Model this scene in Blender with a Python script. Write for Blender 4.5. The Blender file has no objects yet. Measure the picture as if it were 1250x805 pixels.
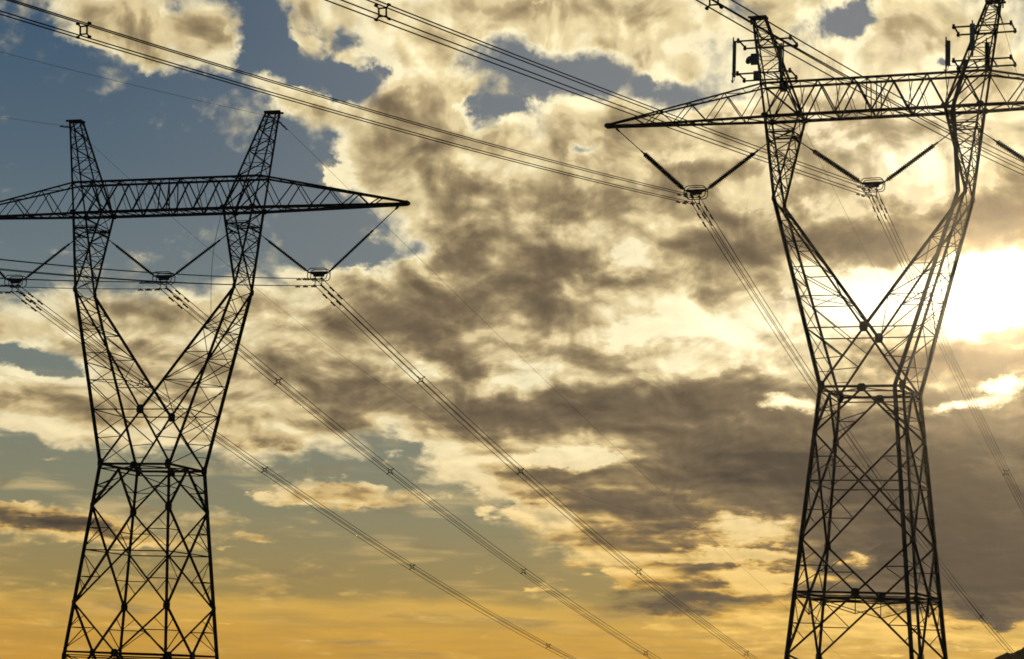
import bpy, math, random
from mathutils import Vector, Matrix

random.seed(7)
sc = bpy.context.scene
col = sc.collection
R = math.radians

# ------------------------------------------------------------------ materials
def new_mat(name):
    m = bpy.data.materials.new(name)
    m.use_nodes = True
    nt = m.node_tree
    b = nt.nodes['Principled BSDF']
    return m, nt, b

def speckled(name, c1, c2, scale, rough, metal=0.0, bump=0.0, spec=0.5):
    m, nt, b = new_mat(name)
    tc = nt.nodes.new('ShaderNodeTexCoord')
    n = nt.nodes.new('ShaderNodeTexNoise'); n.inputs['Scale'].default_value = scale; n.inputs['Detail'].default_value = 6
    n.inputs['Roughness'].default_value = .65
    nt.links.new(tc.outputs['Object'], n.inputs['Vector'])
    r = nt.nodes.new('ShaderNodeValToRGB')
    r.color_ramp.elements[0].position = .36; r.color_ramp.elements[0].color = (*c1, 1)
    r.color_ramp.elements[1].position = .66; r.color_ramp.elements[1].color = (*c2, 1)
    nt.links.new(n.outputs['Fac'], r.inputs['Fac'])
    nt.links.new(r.outputs['Color'], b.inputs['Base Color'])
    b.inputs['Roughness'].default_value = rough
    b.inputs['Metallic'].default_value = metal
    b.inputs['Specular IOR Level'].default_value = spec
    if bump:
        bp = nt.nodes.new('ShaderNodeBump'); bp.inputs['Strength'].default_value = bump
        nt.links.new(n.outputs['Fac'], bp.inputs['Height']); nt.links.new(bp.outputs['Normal'], b.inputs['Normal'])
    return m

M_STEEL = speckled('weathered_steel', (.035, .027, .021), (.070, .058, .047), 1.3, .8, .1, .1, .2)
M_WIRE = speckled('aged_conductor', (.035, .032, .030), (.06, .055, .05), 3, .85, 0, 0, .15)
M_INSUL = speckled('brown_insulator', (.030, .020, .014), (.05, .035, .025), 8, .6, 0, 0, .25)
M_FIT = speckled('forged_fitting', (.03, .028, .026), (.06, .055, .05), 6, .8, .1, 0, .2)
M_PANEL = speckled('grey_radome', (.10, .10, .11), (.14, .14, .15), 2, .6)
M_CONC = speckled('footing_concrete', (.22, .21, .19), (.34, .32, .29), 3, .9, 0, .3)
M_CABLE = speckled('black_feeder_cable', (.012, .012, .012), (.03, .028, .027), 4, .7)
M_GROUND = speckled('rough_grass_ground', (.030, .038, .014), (.085, .075, .032), .09, .95, 0, .4, .2)
M_HILL = speckled('scrub_hillside', (.006, .007, .004), (.014, .014, .008), .06, 1.0, 0, .5, 0)

# ------------------------------------------------------------------ mesh helpers
class MB:
    def __init__(self): self.v = []; self.f = []
    def face_ring(self, a, b, n):
        for i in range(n):
            j = (i + 1) % n
            self.f.append((a + i, a + j, b + j, b + i))
    def prof(self, p, q, pts, up=None):
        p = Vector(p); q = Vector(q); d = q - p
        if d.length < 1e-6: return
        d.normalize()
        up = Vector(up) if up is not None else Vector((0, 0, 1))
        if abs(d.dot(up)) > .97: up = Vector((1, 0, 0)) if abs(d.x) < .9 else Vector((0, 1, 0))
        u = d.cross(up).normalized(); w = u.cross(d)
        n = len(pts); a = len(self.v)
        for c in (p, q):
            for (x, y) in pts: self.v.append(c + u * x + w * y)
        self.face_ring(a, a + n, n)
        self.f.append(tuple(range(a + n - 1, a - 1, -1))); self.f.append(tuple(range(a + n, a + 2 * n)))
    def angle(self, p, q, b, up=None):          # rolled steel L section
        t = max(.012, b * .16); h = b / 2
        self.prof(p, q, [(-h, -h), (h, -h), (h, -h + t), (-h + t, -h + t), (-h + t, h), (-h, h)], up)
    def bar(self, p, q, w, h=None, up=None):
        h = h or w
        self.prof(p, q, [(-w / 2, -h / 2), (w / 2, -h / 2), (w / 2, h / 2), (-w / 2, h / 2)], up)
    def rod(self, p, q, r, n=8):
        self.prof(p, q, [(r * math.cos(2 * math.pi * i / n), r * math.sin(2 * math.pi * i / n)) for i in range(n)])
    def plate(self, c, w, h, t, ux=(1, 0, 0), uz=(0, 0, 1)):   # chamfered plate
        c = Vector(c); ux = Vector(ux).normalized(); uz = Vector(uz).normalized(); uy = ux.cross(uz)
        k = .25
        o = [(-.5 + k, -.5), (.5 - k, -.5), (.5, -.5 + k), (.5, .5 - k), (.5 - k, .5), (-.5 + k, .5), (-.5, .5 - k), (-.5, -.5 + k)]
        a = len(self.v)
        for s in (-1, 1):
            for x, z in o: self.v.append(c + ux * (x * w) + uz * (z * h) + uy * (s * t / 2))
        self.face_ring(a, a + 8, 8)
        self.f.append(tuple(range(a + 7, a - 1, -1))); self.f.append(tuple(range(a + 8, a + 16)))
    def tube(self, pts, r, n=6, closed=False):
        pts = [Vector(p) for p in pts]; m = len(pts); rings = []
        prev = None
        for i, p in enumerate(pts):
            if closed: d = pts[(i + 1) % m] - pts[i - 1]
            else: d = pts[min(i + 1, m - 1)] - pts[max(i - 1, 0)]
            d.normalize()
            if prev is None:
                up = Vector((0, 0, 1)) if abs(d.z) < .9 else Vector((0, 1, 0))
                u = d.cross(up).normalized()
            else:
                u = (prev - d * prev.dot(d)).normalized()
            prev = u; w = d.cross(u)
            rings.append(len(self.v))
            for k in range(n):
                t = 2 * math.pi * k / n
                self.v.append(p + u * (r * math.cos(t)) + w * (r * math.sin(t)))
        for i in range(m - 1): self.face_ring(rings[i], rings[i + 1], n)
        if closed: self.face_ring(rings[-1], rings[0], n)
        else:
            self.f.append(tuple(range(rings[0] + n - 1, rings[0] - 1, -1))); self.f.append(tuple(range(rings[-1], rings[-1] + n)))
    def lathe(self, prof, n=10, axis=None):
        first = len(self.v)
        for i, (r, z) in enumerate(prof):
            for k in range(n):
                t = 2 * math.pi * k / n
                self.v.append(Vector((r * math.cos(t), r * math.sin(t), z)))
            if i: self.face_ring(first + (i - 1) * n, first + i * n, n)
        l = first + (len(prof) - 1) * n
        self.f.append(tuple(range(first + n - 1, first - 1, -1))); self.f.append(tuple(range(l, l + n)))
    def build(self, name, mat, parent=None, smooth=False):
        me = bpy.data.meshes.new(name)
        me.from_pydata([tuple(v) for v in self.v], [], self.f)
        me.materials.append(mat)
        if smooth:
            for p in me.polygons: p.use_smooth = True
        me.update()
        o = bpy.data.objects.new(name, me); col.objects.link(o)
        if parent: o.parent = parent
        return o

def tag(o, label=None, cat=None, group=None, kind=None):
    if label: o['label'] = label
    if cat: o['category'] = cat
    if group: o['group'] = group
    if kind: o['kind'] = kind
    return o

def empty(name, loc, rz=0.0):
    o = bpy.data.objects.new(name, None); col.objects.link(o)
    o.location = loc; o.rotation_euler = (0, 0, rz); o.empty_display_size = .5
    return o

def lerp(a, b, t): return Vector(a) * (1 - t) + Vector(b) * t

# ------------------------------------------------------------------ where things stand (metres; camera 1.6 m above its own ground)
EYE = 1.6
TOWERS = {
    'left': dict(x=-26.043, y=168.399, waist=14.527 + EYE, yaw=-.3125, foot=17.663),
    'right': dict(x=24.177, y=152.506, waist=19.918 + EYE, yaw=-.3561, foot=21.6),
}

def terrain(x, y):
    d = math.hypot(x, y)
    z = -.08
    T = TOWERS['left']; q = math.hypot(x - T['x'], y - T['y'])
    z += (T['waist'] - T['foot'] + .08) * math.exp(-(q / 26) ** 2)
    far = max(0.0, min(1.0, (y + .3 * x - 190) / 330)); far = far * far * (3 - 2 * far)
    z -= 46 * far
    z += .25 * math.sin(x * .071 + 1) * math.cos(y * .057) * min(1, d / 60) * (1 if d > 40 else .3)
    return z - (.35 if d > 30 else 0)

# ------------------------------------------------------------------ lattice tower (cat-head window tower)
D = dict(wx=2.781, wy=2.932, ze=13.205, wye=1.488, zc=4.040, zb=19.14, bo=7.367, bi=4.992, wyb=.952, zt=21.564, wyt=.712,
         tipx=19.065, tipz=19.20, px=8.116, pz=26.42, sx=.0886, sy=.0961, z1=-3.072, z2=-10.134, z3=-13.92, z4=-17.663)
XE = 6.5

def body_w(z): return D['wx'] - D['sx'] * z, D['wy'] - D['sy'] * z

def make_tower(T, label, extra_panel):
    H = T['foot']
    root = empty('lattice_tower', (T['x'], T['y'], T['waist'] - H), T['yaw'])
    tag(root, label, 'pylon', 'lattice power line towers')
    def V(x, y, z): return Vector((x, y, z + H))
    # ---- four body legs with footings
    for s in (-1, 1):
        for t in (-1, 1):
            def L(z):
                a, b = body_w(z); return V(s * a, t * b, z)
            m = MB()
            m.angle(L(-H), L(0.05), .22, up=(s, t, 0))
            for zz in (D['z1'], D['z2'], D['z3'], D['z4']):
                if -zz < H - .5:
                    m.plate(L(zz) + Vector((-s * .08, t * .13, 0)), .3, .5, .02)
                    m.plate(L(zz) + Vector((s * .13, -t * .08, 0)), .3, .5, .02, ux=(0, 1, 0))
            leg = m.build('leg', M_STEEL, root)
            f = MB(); a, b = body_w(-H)
            for k, (w, z0, z1) in enumerate(((1.7, -1.2, -.15), (1.0, -.15, .28))):
                c = Vector((s * a, t * b, 0)); f.bar(c + Vector((0, 0, z0)), c + Vector((0, 0, z1)), w)
            f.build('footing', M_CONC, leg)
    # ---- bracing on the four faces of the body
    def corner(face, side, z):
        a, b = body_w(z)
        return {'near': V(side * a, -b, z), 'far': V(side * a, b, z), 'west': V(-a, side * b, z), 'east': V(a, side * b, z)}[face]
    nrm = {'near': (0, -1, 0), 'far': (0, 1, 0), 'west': (-1, 0, 0), 'east': (1, 0, 0)}
    for face in ('near', 'far', 'west', 'east'):
        m = MB(); up = nrm[face]
        def C(side, z): return corner(face, side, z)
        def Mid(z): return (C(-1, z) + C(1, z)) / 2
        # waist panel: inverted V from the middle of the waist beam
        for s in (-1, 1):
            m.angle(Mid(-.12), C(s, D['z1']), .15, up)
            h = lerp(Mid(-.12), C(s, D['z1']), .52)
            m.angle(h, C(s, -1.62), .065, up)
            m.angle(lerp(Mid(-.12), C(s, D['z1']), .28), C(s, -1.62), .065, up)
            m.angle(h, C(s, -2.4), .055, up)
        # first X panel with a horizontal through its crossing
        za, zb = D['z1'], D['z2']
        def xpanel(za, zb, horiz, big=.14):
            wa = (C(1, za) - C(-1, za)).length; wb = (C(1, zb) - C(-1, zb)).length
            k = wa / (wa + wb)
            X = lerp(C(-1, za), C(1, zb), k)
            zx = X.z - H
            for s in (-1, 1):
                m.angle(C(s, za), C(-s, zb), big, up)
            if horiz:
                m.angle(C(-1, zx), C(1, zx), horiz, up)
            for s in (-1, 1):
                hi = lerp(C(s, za), X, .5); lo = lerp(C(s, zb), X, .5)
                for pt, zq in ((hi, za), (lo, zb)):
                    zl = pt.z - H
                    m.angle(pt, C(s, zl), .065, up)
                    m.angle(pt, C(s, zx + (.25 if zq == za else -.25)), .055, up)
                    q2 = lerp(C(s, zq), X, .25)
                    m.angle(q2, C(s, zl), .05, up)
            return X, zx
        xpanel(za, zb, .08)
        X2, zx2 = xpanel(D['z2'], D['z4'], .14)
        m.angle(C(-1, zx2 - .22), C(1, zx2 - .22), .07, up)
        m.plate(X2 + Vector(up) * .09, .54, .58, .05, ux=(C(1, 0) - C(-1, 0)))
        # small hanging truss below the belt
        m.angle(X2 + Vector((0, 0, -.3)), X2 + Vector((0, 0, -1.35)), .06, up)
        for s in (-1, 1):
            m.angle(C(s, zx2 - .2), X2 + Vector((0, 0, -1.35)), .06, up)
        if extra_panel:
            xpanel(D['z4'], -H + .05, .07)
        m.build('face_bracing', M_STEEL, root)
    # ---- waist frame, belt frame (plan bracing)
    m = MB()
    for z, b in ((0, .16), (-.32, .08)):
        for f in ('near', 'far', 'west', 'east'):
            m.angle(corner(f, -1, z), corner(f, 1, z), b, nrm[f])
    mids = [(corner(f, -1, -.1) + corner(f, 1, -.1)) / 2 for f in ('near', 'east', 'far', 'west')]
    for i in range(4): m.angle(mids[i], mids[(i + 1) % 4], .085)
    for f in ('near', 'far'):
        m.plate((corner(f, -1, -.1) + corner(f, 1, -.1)) / 2 + Vector(nrm[f]) * .12, .62, .55, .05)
        for s in (-1, 1): m.plate(corner(f, s, .05) + Vector((-s * .08, 0, 0)) + Vector(nrm[f]) * .13, .46, .66, .03)
    m.build('waist_frame', M_STEEL, root)
    m = MB()
    z = -13.95
    mids = [(corner(f, -1, z) + corner(f, 1, z)) / 2 for f in ('near', 'east', 'far', 'west')]
    for i in range(4):
        m.angle(mids[i], mids[(i + 1) % 4], .09)
    for f in ('near', 'far'):
        for s in (-1, 1): m.angle(corner(f, s, z), (mids[0] + mids[2]) / 2, .07)
    m.build('belt_frame', M_STEEL, root)
    # ---- window arms: two diverging lattice arms from the waist to the elbows
    cy = D['wy'] + (D['wye'] - D['wy']) * D['zc'] / D['ze']
    for s in (-1, 1):
        m = MB(); lac = MB()
        out = {t: (lambda k, t=t: lerp(V(s * D['wx'], t * D['wy'], 0), V(s * XE, t * D['wye'], D['ze']), k)) for t in (-1, 1)}
        inn = {t: (lambda k, t=t: lerp(V(0, t * cy, D['zc']), V(s * XE, t * D['wye'], D['ze']), k)) for t in (-1, 1)}
        kc = D['zc'] / D['ze']
        def O(t, z): return out[t](z / D['ze'])
        def I(t, z): return inn[t]((z - D['zc']) / (D['ze'] - D['zc']))
        for t in (-1, 1):
            m.angle(O(t, 0), O(t, D['ze']), .21, up=(s, t, 0))
            m.angle(I(t, D['zc']), I(t, D['ze']), .16, up=(-s, t, 0))
            m.angle(V(0, t * cy, D['zc']), V(-s * D['wx'], t * D['wy'], .05), .16, up=(0, t, 0))
            nf = (0, t, 0)
            # horizontals between outer and inner chords
            lv = [D['zc'], 6.25, 8.3, 10.1, 11.6]
            for i, zz in enumerate(lv): lac.angle(O(t, zz), I(t, zz) if i else V(0, t * cy, D['zc']), .08 if i == 0 else .06, nf)
            for i in range(len(lv) - 1):
                lac.angle(I(t, lv[i]) if i else lerp(O(t, lv[0]), V(0, t * cy, D['zc']), .52), O(t, lv[i + 1]), .06, nf)
            if s == 1:
                pass
            # below the crotch
            dg = lambda k: lerp(V(0, t * cy, D['zc']), V(s * D['wx'], t * D['wy'], .05), k)
            lac.angle(O(t, D['zc']), dg(.5), .08, nf); lac.angle(dg(.5), O(t, 1.9), .06, nf)
            lac.angle(dg(.5), V(0, t * (D['wy']), 0.1) if False else lerp(O(t, 1.9), O(-t, 1.9), 0), .05, nf)
            lac.angle(dg(.28), lerp(O(t, D['zc']), V(0, t * cy, D['zc']), .45), .055, nf)
            lac.angle(dg(.75), O(t, 1.0), .05, nf)
        # outer face X bracing between near and far outer chords
        zs = [0.0, 2.1, 4.04, 5.9, 7.6, 9.2, 10.7, 12.0, 13.2]
        for i in range(len(zs) - 1):
            nf = (s, 0, 0)
            lac.angle(O(-1, zs[i]), O(1, zs[i + 1]), .065, nf); lac.angle(O(1, zs[i]), O(-1, zs[i + 1]), .065, nf)
            if i % 2 == 0 and i: lac.angle(O(-1, zs[i]), O(1, zs[i]), .065, nf)
        # inner face zigzag and rungs
        zs = [4.3, 6.25, 8.3, 10.1, 11.6, 12.7]
        for i in range(len(zs) - 1):
            nf = (-s, 0, 1)
            a, b = (-1, 1) if i % 2 else (1, -1)
            lac.angle(I(a, zs[i]), I(b, zs[i + 1]), .06, nf)
            lac.angle(I(-1, zs[i + 1]), I(1, zs[i + 1]), .055, nf)
        # diaphragm rungs outer to inner diagonal
        for zz in (6.25, 10.1):
            lac.angle(O(-1, zz), I(1, zz), .05); lac.angle(O(1, zz), I(-1, zz), .05)
        arm = m.build('window_arm', M_STEEL, root)
        lac.build('lacing', M_STEEL, arm)
        # ---- head: from the elbow up to the crossarm
        m = MB(); lac = MB()
        def HO(t, k): return lerp(V(s * XE, t * D['wye'], D['ze']), V(s * D['bo'], t * D['wyb'], D['zb']), k)
        def HI(t, k): return lerp(V(s * XE, t * D['wye'], D['ze']), V(s * D['bi'], t * D['wyb'], D['zb']), k)
        for t in (-1, 1):
            m.angle(HO(t, 0), HO(t, 1), .16, up=(s, t, 0)); m.angle(HI(t, 0), HI(t, 1), .14, up=(-s, t, 0))
            m.plate(HO(t, 0) + Vector((0, t * .12, 0)), .28, .5, .03)
            ks = [.16, .33, .5, .67, .83, 1.0]
            for i in range(len(ks) - 1):
                A, B = (HO, HI) if i % 2 else (HI, HO)
                lac.angle(A(t, ks[i]), B(t, ks[i + 1]), .07, (0, t, 0))
                lac.angle(HO(t, ks[i]), HI(t, ks[i]), .05, (0, t, 0))
        for F, sg in ((HO, 1), (HI, -1)):
            ks = [0, .2, .4, .6, .8, 1.0]
            for i in range(len(ks) - 1):
                a = 1 if i % 2 else -1
                lac.angle(F(a, ks[i]), F(-a, ks[i + 1]), .065, (sg * s, 0, 0))
                lac.angle(F(-a, ks[i]), F(a, ks[i + 1]), .05, (sg * s, 0, 0))
                lac.angle(F(-1, ks[i + 1]), F(1, ks[i + 1]), .055, (sg * s, 0, 0))
        # string attachment frame just under the crossarm
        k = .745
        for t in (-1, 1): lac.angle(HO(t, k + .06), HI(t, k + .06), .12, (0, t, 0))
        lac.angle(HI(-1, k), HI(1, k), .13); lac.angle(HO(-1, k), HO(1, k), .13)
        lac.angle(HI(-1, k + .06), HO(1, k + .06), .07); lac.angle(HI(1, k + .06), HO(-1, k + .06), .07)
        hd = m.build('arm_head', M_STEEL, root)
        lac.build('lacing', M_STEEL, hd)
        # ---- earth wire peak
        m = MB(); lac = MB()
        def PK(o, t, k):
            return lerp(V(s * (D['bo'] if o else D['bi']), t * D['wyb'], D['zb']), V(s * (D['px'] + (.42 if o else -.42)), t * .27, D['pz']), k)
        for t in (-1, 1):
            for o in (0, 1): m.angle(PK(o, t, 0), PK(o, t, 1), .12, up=(s if o else -s, t, 0))
        ks = [.333, .47, .6, .72, .83, .92, 1.0]
        for i in range(len(ks) - 1):
            for t in (-1, 1):
                a = i % 2
                lac.angle(PK(a, t, ks[i]), PK(1 - a, t, ks[i + 1]), .06, (0, t, 0))
                lac.angle(PK(0, t, ks[i + 1]), PK(1, t, ks[i + 1]), .045, (0, t, 0))
            for o in (0, 1):
                a = 1 if (i + o) % 2 else -1
                lac.angle(PK(o, a, ks[i]), PK(o, -a, ks[i + 1]), .055, (s, 0, 0))
                lac.angle(PK(o, -1, ks[i + 1]), PK(o, 1, ks[i + 1]), .045, (s, 0, 0))
        for t in (-1, 1):
            lac.angle(PK(0, t, 0), PK(1, t, .333), .08, (0, t, 0)); lac.angle(PK(1, t, 0), PK(0, t, .333), .08, (0, t, 0))
        pk = m.build('earth_wire_peak', M_STEEL, root)
        lac.build('lacing', M_STEEL, pk)
        cp = MB()
        for t in (-1, 1): cp.bar(V(s * (D['px'] - .55), t * .3, D['pz'] + .06), V(s * (D['px'] + .75), t * .3, D['pz'] + .06), .12, .14)
        cp.bar(V(s * (D['px'] - .5), -.36, D['pz'] + .06), V(s * (D['px'] - .5), .36, D['pz'] + .06), .1)
        cp.bar(V(s * (D['px'] + .6), -.36, D['pz'] + .06), V(s * (D['px'] + .6), .36, D['pz'] + .06), .1)
        cp.rod(V(s * (D['px'] + .6), 0, D['pz'] + .04), V(s * (D['px'] + .6), 0, D['pz'] - .42), .05)
        cp.build('peak_cap', M_STEEL, pk)
    # gusset plates where the inner chords cross
    for t in (-1, 1):
        m = MB(); m.plate(V(0, t * (cy + .11), D['zc']), .56, .68, .06); m.build('gusset_plate', M_STEEL, root)
    # ---- crossarm
    m = MB(); lac = MB()
    xo = lambda z: D['bo'] + (D['px'] + .42 - D['bo']) * (z - D['zb']) / (D['pz'] - D['zb'])
    XT = xo(D['zt'])
    B = lambda x, t: V(x, t * (D['wyb'] if abs(x) <= D['bo'] else D['wyb'] + (.13 - D['wyb']) * (abs(x) - D['bo']) / (D['tipx'] - D['bo'])),
                       D['zb'] + (0 if abs(x) <= D['bo'] else (D['tipz'] - D['zb']) * (abs(x) - D['bo']) / (D['tipx'] - D['bo'])))
    def Tp(x, t):
        if abs(x) <= XT: return V(x, t * D['wyt'], D['zt'])
        k = (abs(x) - XT) / (D['tipx'] - XT)
        return V(x, t * (D['wyt'] + (.13 - D['wyt']) * k), D['zt'] + (D['tipz'] + .16 - D['zt']) * k)
    for t in (-1, 1):
        m.angle(B(-D['bo'], t), B(D['bo'], t), .2, (0, t, 0)); m.angle(Tp(-XT, t), Tp(XT, t), .15, (0, t, 0))
        for s in (-1, 1):
            m.angle(B(s * D['bo'], t), B(s * D['tipx'], t), .2, (0, t, 0)); m.angle(Tp(s * XT, t), Tp(s * D['tipx'], t), .13, (0, t, 0))
        nf = (0, t, 0)
        xb = [-5, -2.5, 0, 2.5, 5]
        for i in range(4):
            xm = (xb[i] + xb[i + 1]) / 2
            lac.angle(B(xb[i], t), Tp(xm, t), .1, nf); lac.angle(Tp(xm, t), B(xb[i + 1], t), .1, nf)
            lac.angle(lerp(B(xb[i], t), Tp(xm, t), .62), B(xm, t), .04, nf); 
        for xx in (-.35, .35): lac.angle(B(xx, t), Tp(xx, t), .07, nf)
        for s in (-1, 1):
            lac.angle(B(s * 5, t), Tp(s * 6.2, t), .1, nf); lac.angle(Tp(s * 6.2, t), B(s * 7.37, t), .09, nf)
            xs = [7.75, 9.1, 10.4, 11.7, 12.95, 14.1, 15.2, 16.2, 17.1]
            for i in range(len(xs) - 1):
                a, b = (Tp, B) if i % 2 == 0 else (B, Tp)
                lac.angle(a(s * xs[i], t), b(s * xs[i + 1], t), .07, nf)
    # plan lacing in the bottom and top planes
    xs = [-18, -16.6, -15.1, -13.6, -12.1, -10.6, -9.1, -7.37, -6.2, -5, -3.75, -2.5, -1.25, 0]
    xs = xs + [-x for x in reversed(xs[:-1])]
    for i in range(len(xs) - 1):
        a = 1 if i % 2 else -1
        lac.angle(B(xs[i], a), B(xs[i + 1], -a), .08); lac.angle(B(xs[i], -1), B(xs[i], 1), .07)
        if abs(xs[i]) < 16 and i % 2 == 0:
            lac.angle(Tp(xs[i], -1), Tp(xs[i], 1), .06)
        if abs(xs[i]) < 14: lac.angle(Tp(xs[i], -a), Tp(xs[i + 1], a), .055)
    for x in (-5, -2.5, 2.5, 5):
        lac.angle(B(x, -1), Tp(x, 1), .05); lac.angle(B(x, 1), Tp(x, -1), .05)
    for s in (-1, 1):
        m.plate(V(s * (D['tipx'] - .05), 0, D['tipz'] + .08), .5, .34, .34)
        m.bar(V(s * (D['tipx'] - 1.6), 0, D['tipz'] + .06), V(s * (D['tipx'] - .1), 0, D['tipz'] + .06), .22, .16)
        for t in (-1, 1):
            for x in (5, 7.37): m.plate(B(s * x, t) + Vector((0, t * .12, .05)), .5, .42, .04)
    ca = m.build('crossarm', M_STEEL, root)
    lac.build('lacing', M_STEEL, ca)
    return root, V

def world_pt(T, x, y, z):
    c, s = math.cos(T['yaw']), math.sin(T['yaw'])
    return Vector((T['x'] + c * x - s * y, T['y'] + s * x + c * y, T['waist'] + z))

tw_l, VL = make_tower(TOWERS['left'], 'dark lattice pylon without antennas, its whole window head against blue sky', False)
tw_r, VR = make_tower(TOWERS['right'], 'taller lattice pylon carrying phone antennas on its peaks beside the low sun', True)

# a slack safety line on the right arm of the left tower
for root, V in ((tw_l, VL),):
    m = MB(); a = V(D['bi'], -D['wyb'], D['zb']); b = V(4.75, -1.5, 10.6)
    m.tube([lerp(a, b, k / 10) + Vector((-.55 * math.sin(math.pi * k / 10) * (1 - .5 * k / 10), 0, 0)) for k in range(11)], .018, 5)
    m.build('safety_line', M_CABLE, root)

# ------------------------------------------------------------------ insulator V sets
def string_mesh(k):
    m = MB(); n = 26; L = 4.05; p = [(.08, 0)]
    for i in range(n):
        z = .12 + i * (L - .24) / n; h = (L - .24) / n
        p += [(.085, z), (.09, z + h * .2), (.15, z + h * .34), (.155, z + h * .5), (.10, z + h * .75), (.085, z + h * .97)]
    p += [(.06, L - .1), (.06, L)]
    m.lathe([(r * k, z) for r, z in p], 9)
    return m
string_me = {}

def make_vset(T, x0, attach_a, attach_b, label, tip_first):
    key = T['x'] > 0                                  # the strings on the antenna pylon are the fatter kind
    root = empty('insulator_set', world_pt(T, x0, 0, 13.62), T['yaw'])
    tag(root, label, 'insulator', 'V-shaped insulator sets holding the conductors')
    for s, A in ((-1, attach_a), (1, attach_b)):
        A = Vector((A[0] - x0, A[1], A[2] - 13.62))
        Bp = Vector((s * .78, 0, .72))
        d = (A - Bp); Ln = d.length; d.normalize()
        q = d.to_track_quat('Z', 'X')
        if key not in string_me:
            o = string_mesh(1.3 if key else .8).build('insulator_string', M_INSUL, root, True); string_me[key] = o.data
        else:
            o = bpy.data.objects.new('insulator_string', string_me[key]); col.objects.link(o); o.parent = root
        o.rotation_mode = 'QUATERNION'; o.rotation_quaternion = q; o.location = Bp + d * .18
        m = MB()
        m.rod((0, 0, 4.0), (0, 0, Ln - .18), .035, 6)
        m.bar((0, 0, 4.0), (0, 0, 4.28), .14, .1); m.bar((0, 0, Ln - .45), (0, 0, Ln - .15), .09, .14)
        m.build('link_rod', M_FIT, o)
        m = MB(); m.bar((0, 0, -.2), (0, 0, .05), .12, .08); m.build('end_socket', M_FIT, o)
    # yoke plate
    m = MB()
    a = len(m.v)
    out = [(-.8, .76), (-.62, .78), (.62, .78), (.8, .76), (.76, .66), (.40, .50), (-.40, .50), (-.76, .66)]
    for t in (-.02, .02):
        for x, z in out: m.v.append(Vector((x, t, z)))
    m.face_ring(a, a + 8, 8); m.f.append(tuple(range(a + 7, a - 1, -1))); m.f.append(tuple(range(a + 8, a + 16)))
    m.bar((-.42, 0, .45), (.42, 0, .45), .14, .12)
    m.build('yoke_plate', M_FIT, root)
    for t in (-1, 1):
        m = MB(); pts = []
        W, Hh, r = .76, .42, .28
        for cx, cz, a0 in ((W - r, Hh - r, 0), (-W + r, Hh - r, 90), (-W + r, -Hh + r, 180), (W - r, -Hh + r, 270)):
            for k in range(6):
                t_ = R(a0 + k * 18)
                pts.append((cx + r * math.cos(t_), t * .3, .55 + cz + r * math.sin(t_)))
        m.tube(pts, .034, 7, True)
        for s in (-1, 1): m.rod((s * .5, 0, .72), (s * .75, t * .3, .62), .025, 6)
        m.build('corona_ring', M_FIT, root, True)
    for sx in (-1, 1):
        for sz in (-1, 1):
            m = MB(); z = sz * .26
            m.bar((sx * .26, 0, .45), (sx * .26, 0, z + .03), .05, .05)
            m.tube([(sx * .26, -.26, z - .06), (sx * .26, -.12, z + .01), (sx * .26, .12, z + .01), (sx * .26, .26, z - .06)], .055, 6)
            m.build('suspension_clamp', M_FIT, root)
    return root

LBL = {('left', 1): 'insulator V on the blue-sky pylon hanging between its right arm and crossarm tip',
       ('left', 0): 'insulator V in the open window of the antenna-free pylon',
       ('left', -1): 'insulator V outside the left arm of the antenna-free pylon, cut by the picture edge',
       ('right', 1): 'thick insulator string cut off by the picture edge, outside the antenna pylon near the sun',
       ('right', 0): 'insulator V in the open window of the antenna pylon',
       ('right', -1): 'insulator V hanging under the long left crossarm end of the antenna pylon'}
for nm, T in TOWERS.items():
    hi = lambda k, s: ((XE + (D['bi'] - XE) * k) * s, 0, D['ze'] + (D['zb'] - D['ze']) * k)
    ho = lambda k, s: ((XE + (D['bo'] - XE) * k) * s, 0, D['ze'] + (D['zb'] - D['ze']) * k)
    make_vset(T, 0, hi(.745, -1), hi(.745, 1), LBL[nm, 0], False)
    make_vset(T, 12.45, ho(.745, 1), (18.4, 0, D['zb'] - .1), LBL[nm, 1], True)
    make_vset(T, -12.45, (-18.4, 0, D['zb'] - .1), ho(.745, -1), LBL[nm, -1], True)

# ------------------------------------------------------------------ conductors: bundles of four with spacers and dampers
WIRES = {"LT,far,12.45": [21.0, -0.23986, 0.0003533], "LT,far,0": [21.0, -0.2411, 0.0003425], "LT,far,-12.45": [21.0, -0.24061, 0.0003703], "LT,near,12.45": [17.9, -0.17816, 0.0005498], "LT,near,0": [17.9, -0.17886, 0.0005499], "LT,near,-12.45": [17.9, -0.1744, 0.00055], "RT,far,12.45": [20.9, -0.235, 0.0003], "RT,far,0": [20.9, -0.24053, 0.000279], "RT,far,-12.45": [20.9, -0.23665, 0.0003196], "RT,near,12.45": [22.2, -0.1468, 0.0002039], "RT,near,0": [22.2, -0.13299, 0.0001013], "RT,near,-12.45": [22.2, -0.14065, 0.0002271], "LT,far,e1": [20.0, -0.18231, 6.01e-05], "LT,far,e-1": [20.0, -0.23899, 0.0008277], "LT,near,e1": [17.9, -0.15781, 0.0002489], "LT,near,e-1": [17.9, -0.18096, 0.0006], "RT,far,e1": [20.4, -0.26, 0.0007], "RT,far,e-1": [20.4, -0.25752, 0.000747], "RT,near,e1": [20.4, -0.18, 0.0004], "RT,near,e-1": [20.4, -0.15457, 0.0004001]}
def curve_z(a, b, s): return a * abs(s) + b * s * s

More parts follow.
